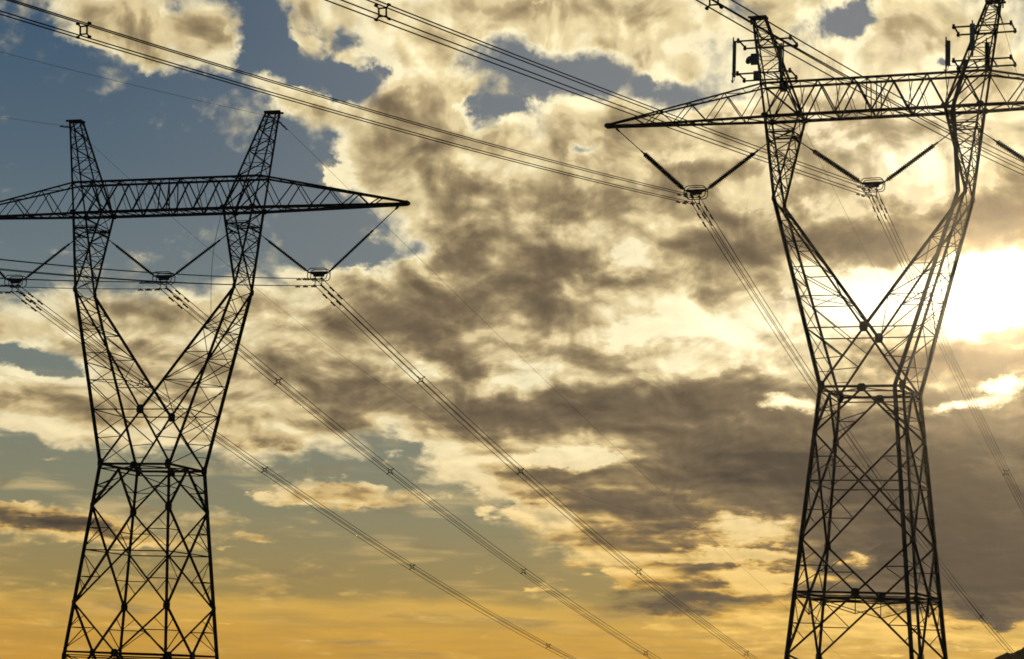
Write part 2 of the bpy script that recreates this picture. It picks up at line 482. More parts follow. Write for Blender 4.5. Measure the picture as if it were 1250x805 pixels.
spacer_me = None; damper_me = None
def make_spacer(parent, pos, dirv):
    global spacer_me
    if spacer_me is None:
        m = MB(); h = .15
        c = [Vector((-h, 0, -h)), Vector((h, 0, -h)), Vector((h, 0, h)), Vector((-h, 0, h))]
        for i in range(4): m.bar(c[i], c[(i + 1) % 4], .06, .05)
        for v in c:
            e = v.normalized() * (.26 * math.sqrt(2))
            m.bar(v, e, .05, .05); m.rod(e + Vector((0, -.07, 0)), e + Vector((0, .07, 0)), .055, 8)
        o = m.build('spacer', M_FIT, parent); spacer_me = o.data
    else:
        o = bpy.data.objects.new('spacer', spacer_me); col.objects.link(o); o.parent = parent
    o.location = pos; o.rotation_mode = 'QUATERNION'; o.rotation_quaternion = dirv.to_track_quat('Y', 'Z')
def make_damper(parent, pos, dirv):
    global damper_me
    if damper_me is None:
        m = MB()
        m.rod((0, -.3, -.09), (0, .3, -.09), .014, 6)
        for s in (-1, 1):
            m.tube([(0, s * .10, -.085), (0, s * .14, -.09), (0, s * .34, -.09), (0, s * .37, -.085)], .05, 7)
        m.bar((0, 0, -.1), (0, 0, .045), .05, .06)
        o = m.build('vibration_damper', M_FIT, parent); damper_me = o.data
    else:
        o = bpy.data.objects.new('vibration_damper', damper_me); col.objects.link(o); o.parent = parent
    o.location = pos; o.rotation_mode = 'QUATERNION'; o.rotation_quaternion = dirv.to_track_quat('Y', 'Z')

CL = {('LT', 12.45): 'four-wire conductor bundle held under the right crossarm tip of the blue-sky pylon',
      ('LT', 0): 'four-wire conductor bundle through the window of the blue-sky pylon',
      ('LT', -12.45): 'four-wire conductor bundle starting at the left picture edge, lowest of the descending ones',
      ('RT', -12.45): 'four-wire bundle from the upper left corner to under the left crossarm of the antenna pylon',
      ('RT', 0): 'four-wire conductor bundle through the window of the antenna pylon',
      ('RT', 12.45): 'four-wire bundle crossing behind the left antenna peak to the right picture edge'}
FAR_SP = {'LT': [19.6, 43, 78.5, 122, 166, 212, 258, 305, 350], 'RT': [59.5, 123, 180, 240, 300, 350]}
NEAR_SP = {'LT': [52, 92, 130, 165], 'RT': [77.5, 118, 158]}
def wire_pts(A, a, b, sgn, n, length, d0=0.0):
    out = []
    for i in range(n + 1):
        s = length * (i / n) ** 1.35
        out.append(Vector((math.sin(A) * s * sgn, math.cos(A) * s * sgn, curve_z(a, b, s))))
    return out
for nm, T in (('LT', TOWERS['left']), ('RT', TOWERS['right'])):
    for x0 in (-12.45, 0, 12.45):
        k = str(x0)
        org = world_pt(T, x0, 0, 13.62)
        root = empty('conductor_bundle', org)
        tag(root, CL[nm, x0], 'power line', 'four-wire conductor bundles')
        sides = []
        for side, sgn, ln in (('near', -1, 185), ('far', 1, 370)):
            Ad, a, b = WIRES[f'{nm},{side},{k}']; A = R(Ad)
            sides.append((A, a, b, sgn, ln))
        lat = Vector((math.cos(T['yaw']), math.sin(T['yaw']), 0))
        for sx in (-1, 1):
            for sz in (-1, 1):
                off = lat * (sx * .26) + Vector((0, 0, sz * .26))
                jt = random.uniform(-.0012, .0012)      # each wire hangs a little differently
                n1 = wire_pts(sides[0][0], sides[0][1] + jt, *sides[0][2:4], 60, sides[0][4]); f1 = wire_pts(sides[1][0], sides[1][1] + jt, *sides[1][2:4], 70, sides[1][4])
                m = MB(); m.tube([p + off for p in reversed(n1)] + [p + off for p in f1[1:]], .026, 6)
                m.build('conductor', M_WIRE, root, True)
                for (A, a, b, sgn, ln) in sides:
                    for s in ((1.75, 3.15) if (sx + sz) % 4 else (1.5, 3.0)):
                        dv = Vector((math.sin(A) * sgn, math.cos(A) * sgn, a + 2 * b * s)).normalized()
                        make_damper(root, off + Vector((math.sin(A) * s * sgn, math.cos(A) * s * sgn, curve_z(a, b, s))), dv)
        for (A, a, b, sgn, ln) in sides:
            for s in (FAR_SP[nm] if sgn > 0 else NEAR_SP[nm]):
                if s > ln or (nm == 'RT' and sgn < 0 and x0 > -1 and s < 40): continue
                dv = Vector((math.sin(A) * sgn, math.cos(A) * sgn, a + 2 * b * s)).normalized()
                make_spacer(root, Vector((math.sin(A) * s * sgn, math.cos(A) * s * sgn, curve_z(a, b, s))), dv)
EL = {('LT', 1): 'single thin earth wire over the right peak of the blue-sky pylon',
      ('LT', -1): 'single thin earth wire over the left peak of the blue-sky pylon',
      ('RT', -1): 'single thin earth wire over the left antenna peak of the taller pylon',
      ('RT', 1): 'single thin earth wire over the right antenna peak above the sun'}
for nm, T in (('LT', TOWERS['left']), ('RT', TOWERS['right'])):
    for s in (-1, 1):
        org = world_pt(T, s * (D['px'] + .3), 0, D['pz'] - .35)
        root = empty('earth_wire', org)
        tag(root, EL[nm, s], 'earth wire', 'earth wires on the pylon peaks')
        pts = []; sd = []
        for side, sgn, ln, n in (('near', -1, 185, 60), ('far', 1, 370, 70)):
            Ad, a, b = WIRES[f'{nm},{side},e{s}']; A = R(Ad)
            p = wire_pts(A, a, b, sgn, n, ln)
            pts = (list(reversed(p)) + pts) if sgn < 0 else (pts + p[1:])
            sd.append((A, a, b, sgn))
        m = MB(); m.tube(pts, .012, 5); m.build('wire', M_WIRE, root, True)
        for A, a, b, sgn in sd:
            for q in (.9, 1.6):
                dv = Vector((math.sin(A) * sgn, math.cos(A) * sgn, a)).normalized()
                make_damper(root, Vector((math.sin(A) * q * sgn, math.cos(A) * q * sgn, curve_z(a, b, q))), dv)

# ------------------------------------------------------------------ phone antennas on the right tower's peaks
T = TOWERS['right']
def local_root(name, x, y, z): return empty(name, world_pt(T, x, y, z), T['yaw'])
for s in (-1, 1):
    xa, xb = (-9.5, -5.55) if s < 0 else (5.45, 9.5)
    cx = (xa + xb) / 2
    fr = local_root('antenna_frame', cx, 0, 22.25)
    tag(fr, 'steel antenna mounting frame clamped round the %s of the taller pylon' % ('left peak' if s < 0 else 'right peak, nearest the sun'), 'antenna frame', 'antenna frames on the peaks')
    for z in (0, 2.35):
        for t in (-1, 1):
            m = MB(); m.bar((xa - cx, t * .95, z), (xb - cx, t * .95, z), .1, .1); m.build('rail', M_STEEL, fr)
        for xe in (xa - cx + .12, xb - cx - .12):
            m = MB(); m.bar((xe, -1.02, z + .1), (xe, 1.02, z + .1), .09, .09)
            for t in (-1, 1): m.bar((xe, t * .95, z - .12), (xe, t * .95, z + .2), .16, .16)
            m.build('cross_bar', M_STEEL, fr)
        m = MB()
        for xx in (-.55, .75): 
            m.bar((xx + .0, -.95, z - .06), (xx, .95, z - .06), .08, .08)
        m.build('peak_clamp', M_STEEL, fr)

def panel_antenna(x, y, z0, h, w, label, group, rz):
    r = local_root('panel_antenna', x, y, z0)
    r.rotation_euler = (0, 0, T['yaw'] + rz)
    tag(r, label, 'antenna', group)
    m = MB(); dpt = .14
    prof = [(-w / 2, -dpt / 2), (w / 2, -dpt / 2), (w / 2, dpt * .2), (w * .3, dpt / 2), (-w * .3, dpt / 2), (-w / 2, dpt * .2)]
    m.prof((0, 0, 0), (0, 0, h), prof, up=(0, 1, 0)); m.build('radome', M_PANEL, r)
    m = MB(); m.rod((0, .22, -.35), (0, .22, h + .3), .05, 8); m.build('mast_pipe', M_STEEL, r)
    for zz in (.3, h - .3):
        m = MB(); m.bar((0, .02, zz), (0, .24, zz), .14, .12); m.build('bracket', M_STEEL, r)
    m = MB()
    for xx in (-.06, .06): m.tube([(xx, 0, 0), (xx, .05, -.2), (xx * .5, .3, -.3), (0, .5, -.1)], .022, 5)
    m.build('jumper_cable', M_CABLE, r)
G = 'phone antennas on the peaks of the taller pylon'
panel_antenna(-9.6, -1.1, 22.0, 2.6, .24, 'long panel antenna at the outer end of the left frame, clear against the sky', G, R(35))
panel_antenna(-6.3, -1.1, 22.25, 1.95, .30, 'panel antenna at the inner end of the left frame, beside the peak', G, R(-40))
panel_antenna(-6.75, 1.1, 21.9, 1.5, .26, 'short low panel antenna behind the inner edge of the left peak', G, R(180))
panel_antenna(5.2, -1.1, 21.9, 1.75, .34, 'wide panel antenna at the left end of the right frame, hanging free', G, R(40))
panel_antenna(6.85, -1.15, 22.85, 1.85, .34, 'upper panel antenna in front of the right peak, topmost of its frame', G, R(8))
panel_antenna(7.5, 1.1, 22.1, 1.85, .32, 'panel antenna low on the right peak just above the crossarm', G, R(175))

def radio(x, y, z, w, d, h, label):
    r = local_root('radio_unit', x, y, z)
    tag(r, label, 'radio unit', 'radio boxes on the left peak')
    m = MB(); m.prof((0, 0, 0), (0, 0, h), [(-w / 2, -d / 2 + .05), (-w / 2 + .05, -d / 2), (w / 2 - .05, -d / 2), (w / 2, -d / 2 + .05), (w / 2, d / 2), (-w / 2, d / 2)], up=(0, 1, 0))
    m.build('housing', M_PANEL, r)
    m = MB()
    for i in range(5): m.bar((-w / 2 + .06 + i * (w - .12) / 4, -d / 2 - .03, .06), (-w / 2 + .06 + i * (w - .12) / 4, -d / 2 - .03, h - .06), .025, .06, up=(0, 1, 0))
    m.build('cooling_fins', M_PANEL, r)
    m = MB(); m.bar((0, d / 2, h * .3), (0, d / 2 + .2, h * .3), .1, .1); m.bar((0, d / 2, h * .75), (0, d / 2 + .2, h * .75), .1, .1); m.build('bracket', M_STEEL, r)
radio(-8.15, -1.0, 22.85, .55, .3, .75, 'upper radio box on the left face of the left antenna peak')
radio(-8.0, -1.0, 21.75, .42, .28, .6, 'lower radio box under the upper one, just above the crossarm')
radio(-6.55, 1.0, 21.35, .5, .3, .7, 'radio box behind the right edge of the left antenna peak')
# small dish beside the left peak
r = local_root('microwave_dish', -8.55, -1.15, 23.15); tag(r, 'small round microwave dish sticking out left of the left antenna peak', 'dish')
m = MB(); m.lathe([(.02, -.16), (.2, -.14), (.28, -.02), (.29, .05), (.27, .12), (.05, .15)], 16)
for i, v in enumerate(m.v): m.v[i] = Vector((v.x * .3 + v.z, v.y, v.x))
m.build('dish_drum', M_PANEL, r, True)
m = MB(); m.bar((.1, .05, 0), (.5, .2, 0), .09, .09); m.build('bracket', M_STEEL, r)

# feeder cable ladder running up the right tower's near right leg, arm and head
r = empty('cable_ladder', world_pt(T, 2.6, -3.1, -T['foot'] + .3), T['yaw'])
tag(r, 'feeder cable ladder climbing the sunward side of the taller pylon', 'cable ladder')
base = Vector((2.6, -3.1, -T['foot'] + .3))
def leg_pt(z): a, b = body_w(z); return Vector((a - .6, -b - .04, z))
path = [leg_pt(-T['foot'] + .3), leg_pt(0)]
e = Vector((XE - .5, -D['wye'] + .02, D['ze'])); path += [e, Vector((D['bi'] + .6, -D['wyb'] - .12, D['zb'])), Vector((6.4, -.85, 22.2))]
for o in (-.12, .12):
    m = MB()
    for i in range(len(path) - 1): m.bar(path[i] - base + Vector((o, 0, 0)), path[i + 1] - base + Vector((o, 0, 0)), .05, .05, up=(0, 1, 0))
    m.build('rail', M_STEEL, r)
m = MB()
for k in range(4): m.tube([p - base + Vector((-.075 + k * .05, -.05, 0)) for p in path], .028, 6)
m.build('feeder_cable', M_CABLE, r)
m = MB()
for i in range(len(path) - 1):
    n = int((path[i + 1] - path[i]).length / 1.4)
    for j in range(n):
        p = lerp(path[i], path[i + 1], j / n) - base; m.bar(p + Vector((-.12, 0, 0)), p + Vector((.12, 0, 0)), .03, .035)
m.build('rung', M_STEEL, r)

# ------------------------------------------------------------------ ground and hill
def radial_sheet(name, mat, rmax, rings, sectors, zf):
    vs = [(0, 0, zf(0, 0))]; fs = []
    for i in range(1, rings + 1):
        rr = 3 * (rmax / 3) ** (i / rings)
        for k in range(sectors):
            a = 2 * math.pi * k / sectors; x, y = rr * math.cos(a), rr * math.sin(a)
            vs.append((x, y, zf(x, y)))
    for k in range(sectors): fs.append((0, 1 + k, 1 + (k + 1) % sectors))
    for i in range(rings - 1):
        a = 1 + i * sectors; b = a + sectors
        for k in range(sectors):
            j = (k + 1) % sectors; fs.append((a + k, b + k, b + j, a + j))
    me = bpy.data.meshes.new(name); me.from_pydata(vs, [], fs); me.materials.append(mat)
    for p in me.polygons: p.use_smooth = True
    o = bpy.data.objects.new(name, me); col.objects.link(o); return tag(o, kind='structure')
radial_sheet('ground', M_GROUND, 3000, 90, 128, terrain)

def hill_z(x, y):
    az = math.degrees(math.atan2(x, y)); d = math.hypot(x, y)
    ridge = math.exp(-((d - 760) / 170) ** 2)
    up = 1 / (1 + math.exp(-(az - 10.6) / .42)); up *= 1 / (1 + math.exp((az - 24) / 2.0))
    top = 63.6 + 5.0 * max(0, min(1, (az - 11.5) / 3)) + 7 * max(0, min(1, (az - 13) / 4))
    lump = .5 * math.sin(az * 5.3 + d * .02) + .45 * math.sin(az * 11.7 - d * .031 + 1) + .22 * math.sin(az * 27 + d * .06)
    return -48 + ridge * up * (top + lump)
m = MB(); na, nd = 260, 40; idx = {}
for i in range(na + 1):
    for j in range(nd + 1):
        az = R(7 + 22 * i / na); d = 380 + 760 * j / nd
        x, y = math.sin(az) * d, math.cos(az) * d
        idx[i, j] = len(m.v); m.v.append(Vector((x, y, hill_z(x, y))))
for i in range(na):
    for j in range(nd): m.f.append((idx[i, j], idx[i, j + 1], idx[i + 1, j + 1], idx[i + 1, j]))
tag(m.build('hill', M_HILL, None, True), kind='structure')

# ------------------------------------------------------------------ sky
SUN_AZ, SUN_EL = 12.04, 9.76
w = bpy.data.worlds.new('World'); sc.world = w; w.use_nodes = True
nt = w.node_tree; nt.nodes.clear()
N = nt.nodes.new; LK = nt.links.new
def setin(sock, v):
    if isinstance(v, bpy.types.NodeSocket): LK(v, sock)
    else: sock.default_value = v
def mth(op, a, b=None, c=None, clamp=False):
    n = N('ShaderNodeMath'); n.operation = op; n.use_clamp = clamp
    setin(n.inputs[0], a)
    if b is not None: setin(n.inputs[1], b)
    if c is not None: setin(n.inputs[2], c)
    return n.outputs[0]
def vmth(op, a, b=None, c=None, scale=None):
    n = N('ShaderNodeVectorMath'); n.operation = op
    setin(n.inputs[0], a)
    if b is not None: setin(n.inputs[1], b)
    if c is not None: setin(n.inputs[2], c)
    if scale is not None: setin(n.inputs['Scale'], scale)
    return n.outputs[1] if op in ('LENGTH', 'DOT_PRODUCT', 'DISTANCE') else n.outputs[0]
def comb(x, y, z=0.0):
    n = N('ShaderNodeCombineXYZ'); setin(n.inputs[0], x); setin(n.inputs[1], y); setin(n.inputs[2], z); return n.outputs[0]
def maprange(v, a, b, c, d, smooth=True):
    n = N('ShaderNodeMapRange'); n.interpolation_type = 'SMOOTHSTEP' if smooth else 'LINEAR'
    setin(n.inputs[0], v); n.inputs[1].default_value = a; n.inputs[2].default_value = b; n.inputs[3].default_value = c; n.inputs[4].default_value = d
    return n.outputs[0]
def noise(vec, scale, detail, rough=.55, col_=False, dist=0.0, lac=2.0):
    n = N('ShaderNodeTexNoise'); n.inputs['Scale'].default_value = scale; n.inputs['Detail'].default_value = detail
    n.inputs['Roughness'].default_value = rough; n.inputs['Distortion'].default_value = dist; n.inputs['Lacunarity'].default_value = lac
    setin(n.inputs['Vector'], vec)
    return n.outputs['Color'] if col_ else n.outputs['Fac']
def ramp(v, stops, interp='LINEAR'):
    n = N('ShaderNodeValToRGB'); n.color_ramp.interpolation = interp
    cr = n.color_ramp
    while len(cr.elements) < len(stops): cr.elements.new(.5)
    for e, (p, c) in zip(cr.elements, stops): e.position = p; e.color = (*c, 1)
    setin(n.inputs[0], v); return n.outputs[0]
def mix(f, a, b, kind='MIX'):
    n = N('ShaderNodeMix'); n.data_type = 'RGBA'; n.blend_type = kind; n.clamp_factor = True
    setin(n.inputs[0], f); setin(n.inputs[6], a); setin(n.inputs[7], b); return n.outputs[2]
def srgb(r, g, b):
    f = lambda c: (c / 255 / 12.92) if c / 255 <= .04045 else ((c / 255 + .055) / 1.055) ** 2.4
    return (f(r), f(g), f(b))

srgbc = lambda r, g, b: (*srgb(r, g, b), 1)
tc = N('ShaderNodeTexCoord')
Dn = vmth('NORMALIZE', tc.outputs['Generated'])
sx = N('ShaderNodeSeparateXYZ'); LK(Dn, sx.inputs[0])
az = mth('MULTIPLY', mth('ARCTAN2', sx.outputs[0], sx.outputs[1]), 57.29578)
el = mth('MULTIPLY', mth('ARCSINE', sx.outputs[2]), 57.29578)
P = comb(az, el)                                            # sky position: azimuth and elevation in degrees
# cloud-layer coordinate: heights are squeezed towards the horizon as a layer seen edge-on is
ly = mth('MULTIPLY', mth('LOGARITHM', mth('ADD', mth('MAXIMUM', el, -1.0), 3.6), 2.71828), 19.0)
Q = comb(az, ly)
wob = vmth('SUBTRACT', noise(Q, .30, 3, .5, True), (.5, .5, .5))
wob2 = vmth('SUBTRACT', noise(Q, 1.1, 4, .6, True), (.5, .5, .5))
Pw = vmth('ADD', P, vmth('MULTIPLY', wob, (1.5, .9, 0)))
Pw = vmth('ADD', Pw, vmth('MULTIPLY', wob2, (1.5, .9, 0)))
def field(blobs, base):
    acc = base
    for (cx, cy, rx, ry, rot, amp) in blobs:
        m = N('ShaderNodeMapping'); m.vector_type = 'TEXTURE'; LK(Pw, m.inputs['Vector'])
        m.inputs['Location'].default_value = (cx, cy, 0); m.inputs['Rotation'].default_value = (0, 0, R(rot)); m.inputs['Scale'].default_value = (rx, ry, 1)
        g = N('ShaderNodeTexGradient'); g.gradient_type = 'SPHERICAL'; LK(m.outputs[0], g.inputs[0])
        acc = mth('MULTIPLY_ADD', g.outputs['Fac'], amp, acc)
    return acc
# azimuth, elevation, half-widths (degrees), tilt, weight of each cloud mass, gap, core and bright opening
COVER = [(11.96, 1.88, 0.82, 0.31, -48.0, 1.1), (11.33, 2.26, 0.7, 0.25, -33.0, 1.0), (-8.64, 6.92, 4.91, 1.64, 2.0, 0.25), (-11.18, 12.21, 4.09, 2.25, 2.0, -0.55), (-6.26, 11.93, 1.84, 2.25, 2.0, -0.35), (-4.25, 11.22, 1.94, 1.12, -28.0, -1.3), (-4.0, 10.11, 1.23, 0.82, 27.0, -0.9), (-4.83, 12.31, 0.61, 0.82, 2.0, -0.5), (6.87, 10.94, 12.27, 9.41, 2.0, 1.7), (10.37, 4.93, 9.82, 4.91, 2.0, 2.0), (12.35, 4.17, 3.27, 3.27, 2.0, 0.6), (10.31, 13.57, 6.13, 5.32, 2.0, 1.0), (3.28, 5.97, 6.75, 2.86, 2.0, 0.8), (-1.29, 7.26, 5.32, 2.25, -8.0, 0.7), (-0.11, 8.73, 6.13, 2.86, 2.0, 0.7), (1.44, 12.26, 4.09, 2.45, 2.0, 0.7), (-0.16, 10.16, 5.32, 3.07, -28.0, 0.9), (-2.76, 12.82, 2.86, 2.25, -18.0, 1.2), (-2.44, 15.16, 1.64, 2.66, -8.0, 1.2), (-3.69, 12.57, 1.64, 1.43, -33.0, 0.7), (0.34, 7.93, 8.59, 2.66, 2.0, 0.7), (-5.23, 7.91, 2.86, 2.66, 37.0, 1.2), (-3.67, 9.72, 1.84, 1.23, 22.0, 0.55), (4.94, 4.8, 6.75, 3.89, 2.0, 1.0), (0.42, 5.48, 3.48, 1.23, -8.0, 0.5), (-2.51, 16.61, 4.5, 1.43, 2.0, 1.4), (-4.57, 15.56, 1.43, 0.57, -8.0, 0.6), (1.94, 16.48, 3.27, 1.02, 2.0, 1.1), (0.91, 15.69, 0.92, 0.78, 2.0, 0.5), (2.28, 15.61, 0.82, 0.33, 2.0, 0.6), (3.87, 15.39, 1.23, 0.53, 2.0, 0.5), (0.08, 15.26, 2.15, 0.82, -18.0, -1.25), (2.41, 14.82, 2.25, 0.7, -6.0, -1.25), (-0.93, 14.21, 0.61, 0.92, -8.0, -0.9), (-4.32, 14.77, 1.53, 0.65, -3.0, -1.0), (-4.58, 15.87, 0.53, 0.33, 2.0, -0.6), (0.35, 16.68, 0.7, 0.16, 42.0, -0.5), (8.13, 16.48, 1.64, 0.74, 16.0, -1.3), (4.93, 14.72, 1.64, 0.57, 2.0, -0.9), (4.31, 16.06, 1.02, 0.37, 17.0, -0.45), (10.91, 15.4, 1.23, 0.37, 2.0, -1.0), (1.73, 13.16, 0.57, 0.33, 2.0, -1.0), (5.1, 16.47, 0.82, 0.41, 2.0, 0.3), (-9.58, 15.9, 3.48, 1.35, -3.0, 1.5), (-11.01, 15.72, 1.23, 0.82, 2.0, 0.5), (-8.01, 15.49, 1.02, 0.74, 22.0, 0.7), (-9.01, 14.98, 1.23, 0.45, -8.0, 0.5), (-9.09, 16.29, 0.45, 0.25, 2.0, -0.6), (-6.61, 14.58, 1.43, 0.57, -23.0, 1.2), (-5.22, 14.01, 1.43, 0.61, -16.0, 1.2), (-6.72, 15.94, 0.86, 1.43, 2.0, -1.3), (-7.25, 15.0, 0.82, 0.33, -18.0, -0.5), (-10.53, 8.31, 4.7, 0.98, 2.0, 1.6), (-7.01, 8.74, 2.45, 1.15, 17.0, 1.2), (-8.27, 7.55, 2.45, 1.12, 2.0, 1.0), (-11.52, 6.66, 2.25, 0.74, 5.0, 1.1), (-10.59, 6.01, 3.68, 0.98, 2.0, 1.0), (-7.61, 6.57, 4.5, 1.64, 2.0, 1.3), (-5.94, 5.74, 2.86, 0.82, 2.0, 1.1), (-9.36, 5.47, 1.43, 0.29, 2.0, 0.4), (-11.77, 7.35, 1.64, 0.37, 2.0, -0.7), (-8.9, 4.49, 3.07, 0.61, 2.0, -0.5), (-11.29, 4.57, 1.84, 0.7, 2.0, -0.5), (-11.42, 4.96, 0.53, 0.12, 2.0, 0.8), (-4.45, 4.48, 2.86, 0.49, -0.0, 1.5), (-3.02, 4.41, 1.43, 0.25, -2.0, 0.5), (-11.22, 3.37, 3.89, 0.61, -4.0, 1.5), (-8.62, 3.09, 1.64, 0.33, -4.0, 0.8), (-6.23, 3.39, 0.7, 0.16, 2.0, 0.8), (-6.91, 3.0, 0.45, 0.12, 2.0, 0.7), (-12.03, 3.83, 1.23, 0.25, -4.0, 0.5), (-1.56, 3.57, 3.89, 0.86, -10.0, -0.9), (-3.46, 5.13, 1.53, 0.41, -3.0, -1.0), (-0.51, 2.8, 3.27, 0.53, 2.0, -0.5), (-2.67, 10.68, 0.7, 0.41, 12.0, -0.9), (-0.72, 2.83, 1.43, 0.14, 2.0, 0.6)]
THICK = [(11.58, 10.08, 0.61, 0.2, 22.0, 0.9), (12.61, 9.81, 0.45, 0.25, 2.0, 0.8), (12.26, 8.88, 0.94, 0.18, 2.0, 1.5), (12.0, 1.84, 0.7, 0.29, -48.0, 1.1), (11.37, 2.22, 0.61, 0.18, -33.0, 0.8), (11.86, 1.93, 0.22, 0.16, 2.0, -0.6), (-6.65, 7.64, 3.27, 1.43, 2.0, -0.12), (4.96, 3.79, 5.32, 2.45, 2.0, 0.42), (7.76, 5.68, 6.13, 2.04, 2.0, 0.2), (-1.35, 8.69, 5.32, 2.25, 10.0, 0.12), (0.26, 10.18, 4.91, 2.45, 2.0, 0.1), (-6.01, 7.06, 3.27, 1.23, 22.0, 0.06), (-1.42, 10.57, 0.98, 0.74, -8.0, 0.55), (1.19, 10.31, 1.53, 0.7, 14.0, 0.65), (1.45, 11.95, 1.74, 0.82, -8.0, 0.6), (-0.86, 12.28, 1.02, 0.53, 2.0, 0.4), (-3.46, 14.41, 0.98, 0.53, 2.0, 0.4), (-2.18, 8.76, 2.15, 1.23, 17.0, 0.4), (-4.04, 8.88, 1.23, 1.02, 32.0, 0.35), (0.29, 9.15, 2.25, 1.02, 2.0, 0.4), (5.07, 12.95, 1.02, 0.53, 2.0, 0.35), (7.36, 12.26, 0.82, 0.53, 2.0, 0.35), (5.22, 10.92, 1.53, 1.12, 2.0, 0.45), (9.01, 11.16, 1.94, 0.86, 2.0, 0.6), (11.93, 11.6, 1.53, 0.98, 2.0, 0.85), (6.87, 10.74, 1.23, 1.02, 2.0, 0.3), (-3.55, 7.06, 1.84, 1.06, 2.0, 0.45), (1.41, 6.63, 3.89, 0.82, 6.0, 0.65), (-0.86, 6.66, 1.43, 0.61, 2.0, 0.35), (-5.63, 7.68, 1.23, 1.02, 32.0, 0.15), (-7.86, 7.37, 1.43, 0.61, 2.0, 0.12), (-9.43, 6.68, 2.25, 0.82, 2.0, 0.08), (1.98, 8.18, 1.23, 0.45, 2.0, 0.35), (5.79, 7.97, 0.82, 0.33, 2.0, 0.45), (11.35, 8.19, 2.66, 0.53, 2.0, 1.6), (4.89, 6.93, 3.89, 0.98, 2.0, 0.6), (6.14, 5.64, 6.13, 1.27, 2.0, 0.65), (10.97, 4.74, 5.32, 3.27, 2.0, 1.35), (11.96, 3.76, 3.68, 2.66, 2.0, 0.5), (2.08, 4.71, 2.66, 0.7, -8.0, 0.4), (2.98, 1.91, 1.94, 0.53, 2.0, 0.75), (4.9, 2.07, 1.43, 0.82, 2.0, 0.55), (1.74, 2.67, 1.64, 0.29, 2.0, 0.2), (8.01, 2.36, 1.84, 0.53, 2.0, 0.3), (10.58, 3.13, 2.86, 1.23, 2.0, 0.6), (12.25, 2.58, 1.84, 1.43, 2.0, 0.8), (10.55, 1.58, 0.57, 0.14, 2.0, 0.7), (11.67, 2.07, 0.53, 0.29, -48.0, 0.5), (-11.21, 3.33, 2.25, 0.31, -4.0, 0.75), (-9.03, 3.27, 1.43, 0.25, -4.0, 0.35), (-10.1, 7.75, 2.25, 0.2, 2.0, 0.2), (3.94, 12.62, 1.23, 0.61, 2.0, 0.2), (7.65, 13.37, 0.82, 0.61, 2.0, 0.2), (2.64, 14.12, 1.23, 0.61, 2.0, 0.15), (11.38, 9.8, 3.27, 1.15, 2.0, -2.0), (8.93, 9.24, 2.25, 0.78, 14.0, -0.9), (5.26, 8.88, 2.66, 0.9, 10.0, -0.6), (2.95, 10.46, 0.7, 0.53, 22.0, -0.6), (0.35, 7.52, 1.64, 0.53, 16.0, -0.55), (3.0, 8.62, 1.43, 0.53, 12.0, -0.45), (-2.54, 7.51, 1.23, 0.41, -8.0, -0.5), (6.83, 7.08, 0.9, 0.29, 2.0, -1.5), (12.16, 7.55, 0.7, 0.35, 2.0, -2.2), (11.06, 7.02, 1.84, 0.22, 10.0, -1.2), (10.01, 12.87, 1.23, 0.74, 2.0, -0.2), (1.65, 5.48, 2.04, 0.27, 4.0, -1.1), (-0.9, 5.02, 1.23, 0.65, -28.0, -0.6), (0.46, 4.15, 1.84, 0.41, -10.0, -0.6), (6.28, 3.92, 1.43, 0.37, -4.0, -1.3), (5.78, 3.24, 2.25, 0.29, 4.0, -1.6), (6.3, 2.65, 1.94, 0.37, 4.0, -1.4), (8.7, 3.24, 0.49, 0.22, 2.0, -1.3), (4.96, 3.79, 1.23, 0.2, 10.0, -0.5), (2.64, 3.01, 1.84, 0.1, 2.0, -0.8), (-10.89, 2.95, 0.61, 0.12, 2.0, -0.6), (-5.72, 5.34, 1.84, 0.29, 2.0, -0.35), (9.81, 1.12, 4.09, 0.86, 2.0, -1.1), (9.01, 1.85, 2.45, 0.37, 2.0, -0.7), (-3.51, 10.85, 1.02, 0.53, 12.0, -0.3)]
LIGHT = [(12.04, 9.86, 2.15, 1.27, 2.0, 1.0), (11.94, 9.86, 4.7, 2.25, 2.0, 0.42), (9.54, 9.47, 2.04, 0.7, 17.0, 0.45), (8.11, 9.74, 2.45, 1.23, 2.0, 0.3), (5.68, 8.68, 3.48, 1.43, 2.0, 0.25), (9.91, 12.97, 2.25, 1.23, 2.0, 0.1), (12.16, 7.55, 0.61, 0.31, 2.0, 1.0), (6.83, 7.08, 0.82, 0.29, 2.0, 0.3), (11.06, 7.0, 1.84, 0.2, 10.0, 0.4), (8.67, 13.98, 6.54, 3.89, 2.0, 0.26), (-0.78, 15.64, 6.13, 2.25, 2.0, 0.1), (-0.31, 14.44, 6.13, 3.27, 2.0, 0.08), (-9.88, 7.46, 5.32, 2.04, 2.0, 0.02), (10.38, 4.52, 6.75, 2.86, 2.0, -0.12), (12.46, 4.37, 0.53, 2.25, 2.0, 0.22)]
n1 = noise(Q, .60, 9, .58, dist=.35)                            # billows that shape the edges
n1u = noise(vmth('ADD', Q, (.12, .27, 0)), .60, 4.5, .53, dist=.35); n1m = noise(Q, .60, 4.5, .53, dist=.35)  # the same billows a step towards the light: lit tops, shaded bases
soft = noise(Q, .33, 3.2, .5, dist=.25)
soft_s = noise(vmth('ADD', Q, (.35, .75, 0)), .33, 3.2, .5, dist=.25)
n2 = noise(vmth('ADD', Q, (31, 17, 5)), .40, 5, .5, dist=.4)
fine = noise(vmth('MULTIPLY', Q, (.5, 1.3, 1)), 1.05, 6, .58)     # layered texture inside the masses
relief = mth('ADD', mth('MULTIPLY', mth('SUBTRACT', n1u, n1m), 1.1), mth('MULTIPLY', mth('SUBTRACT', soft_s, soft), 1.2))
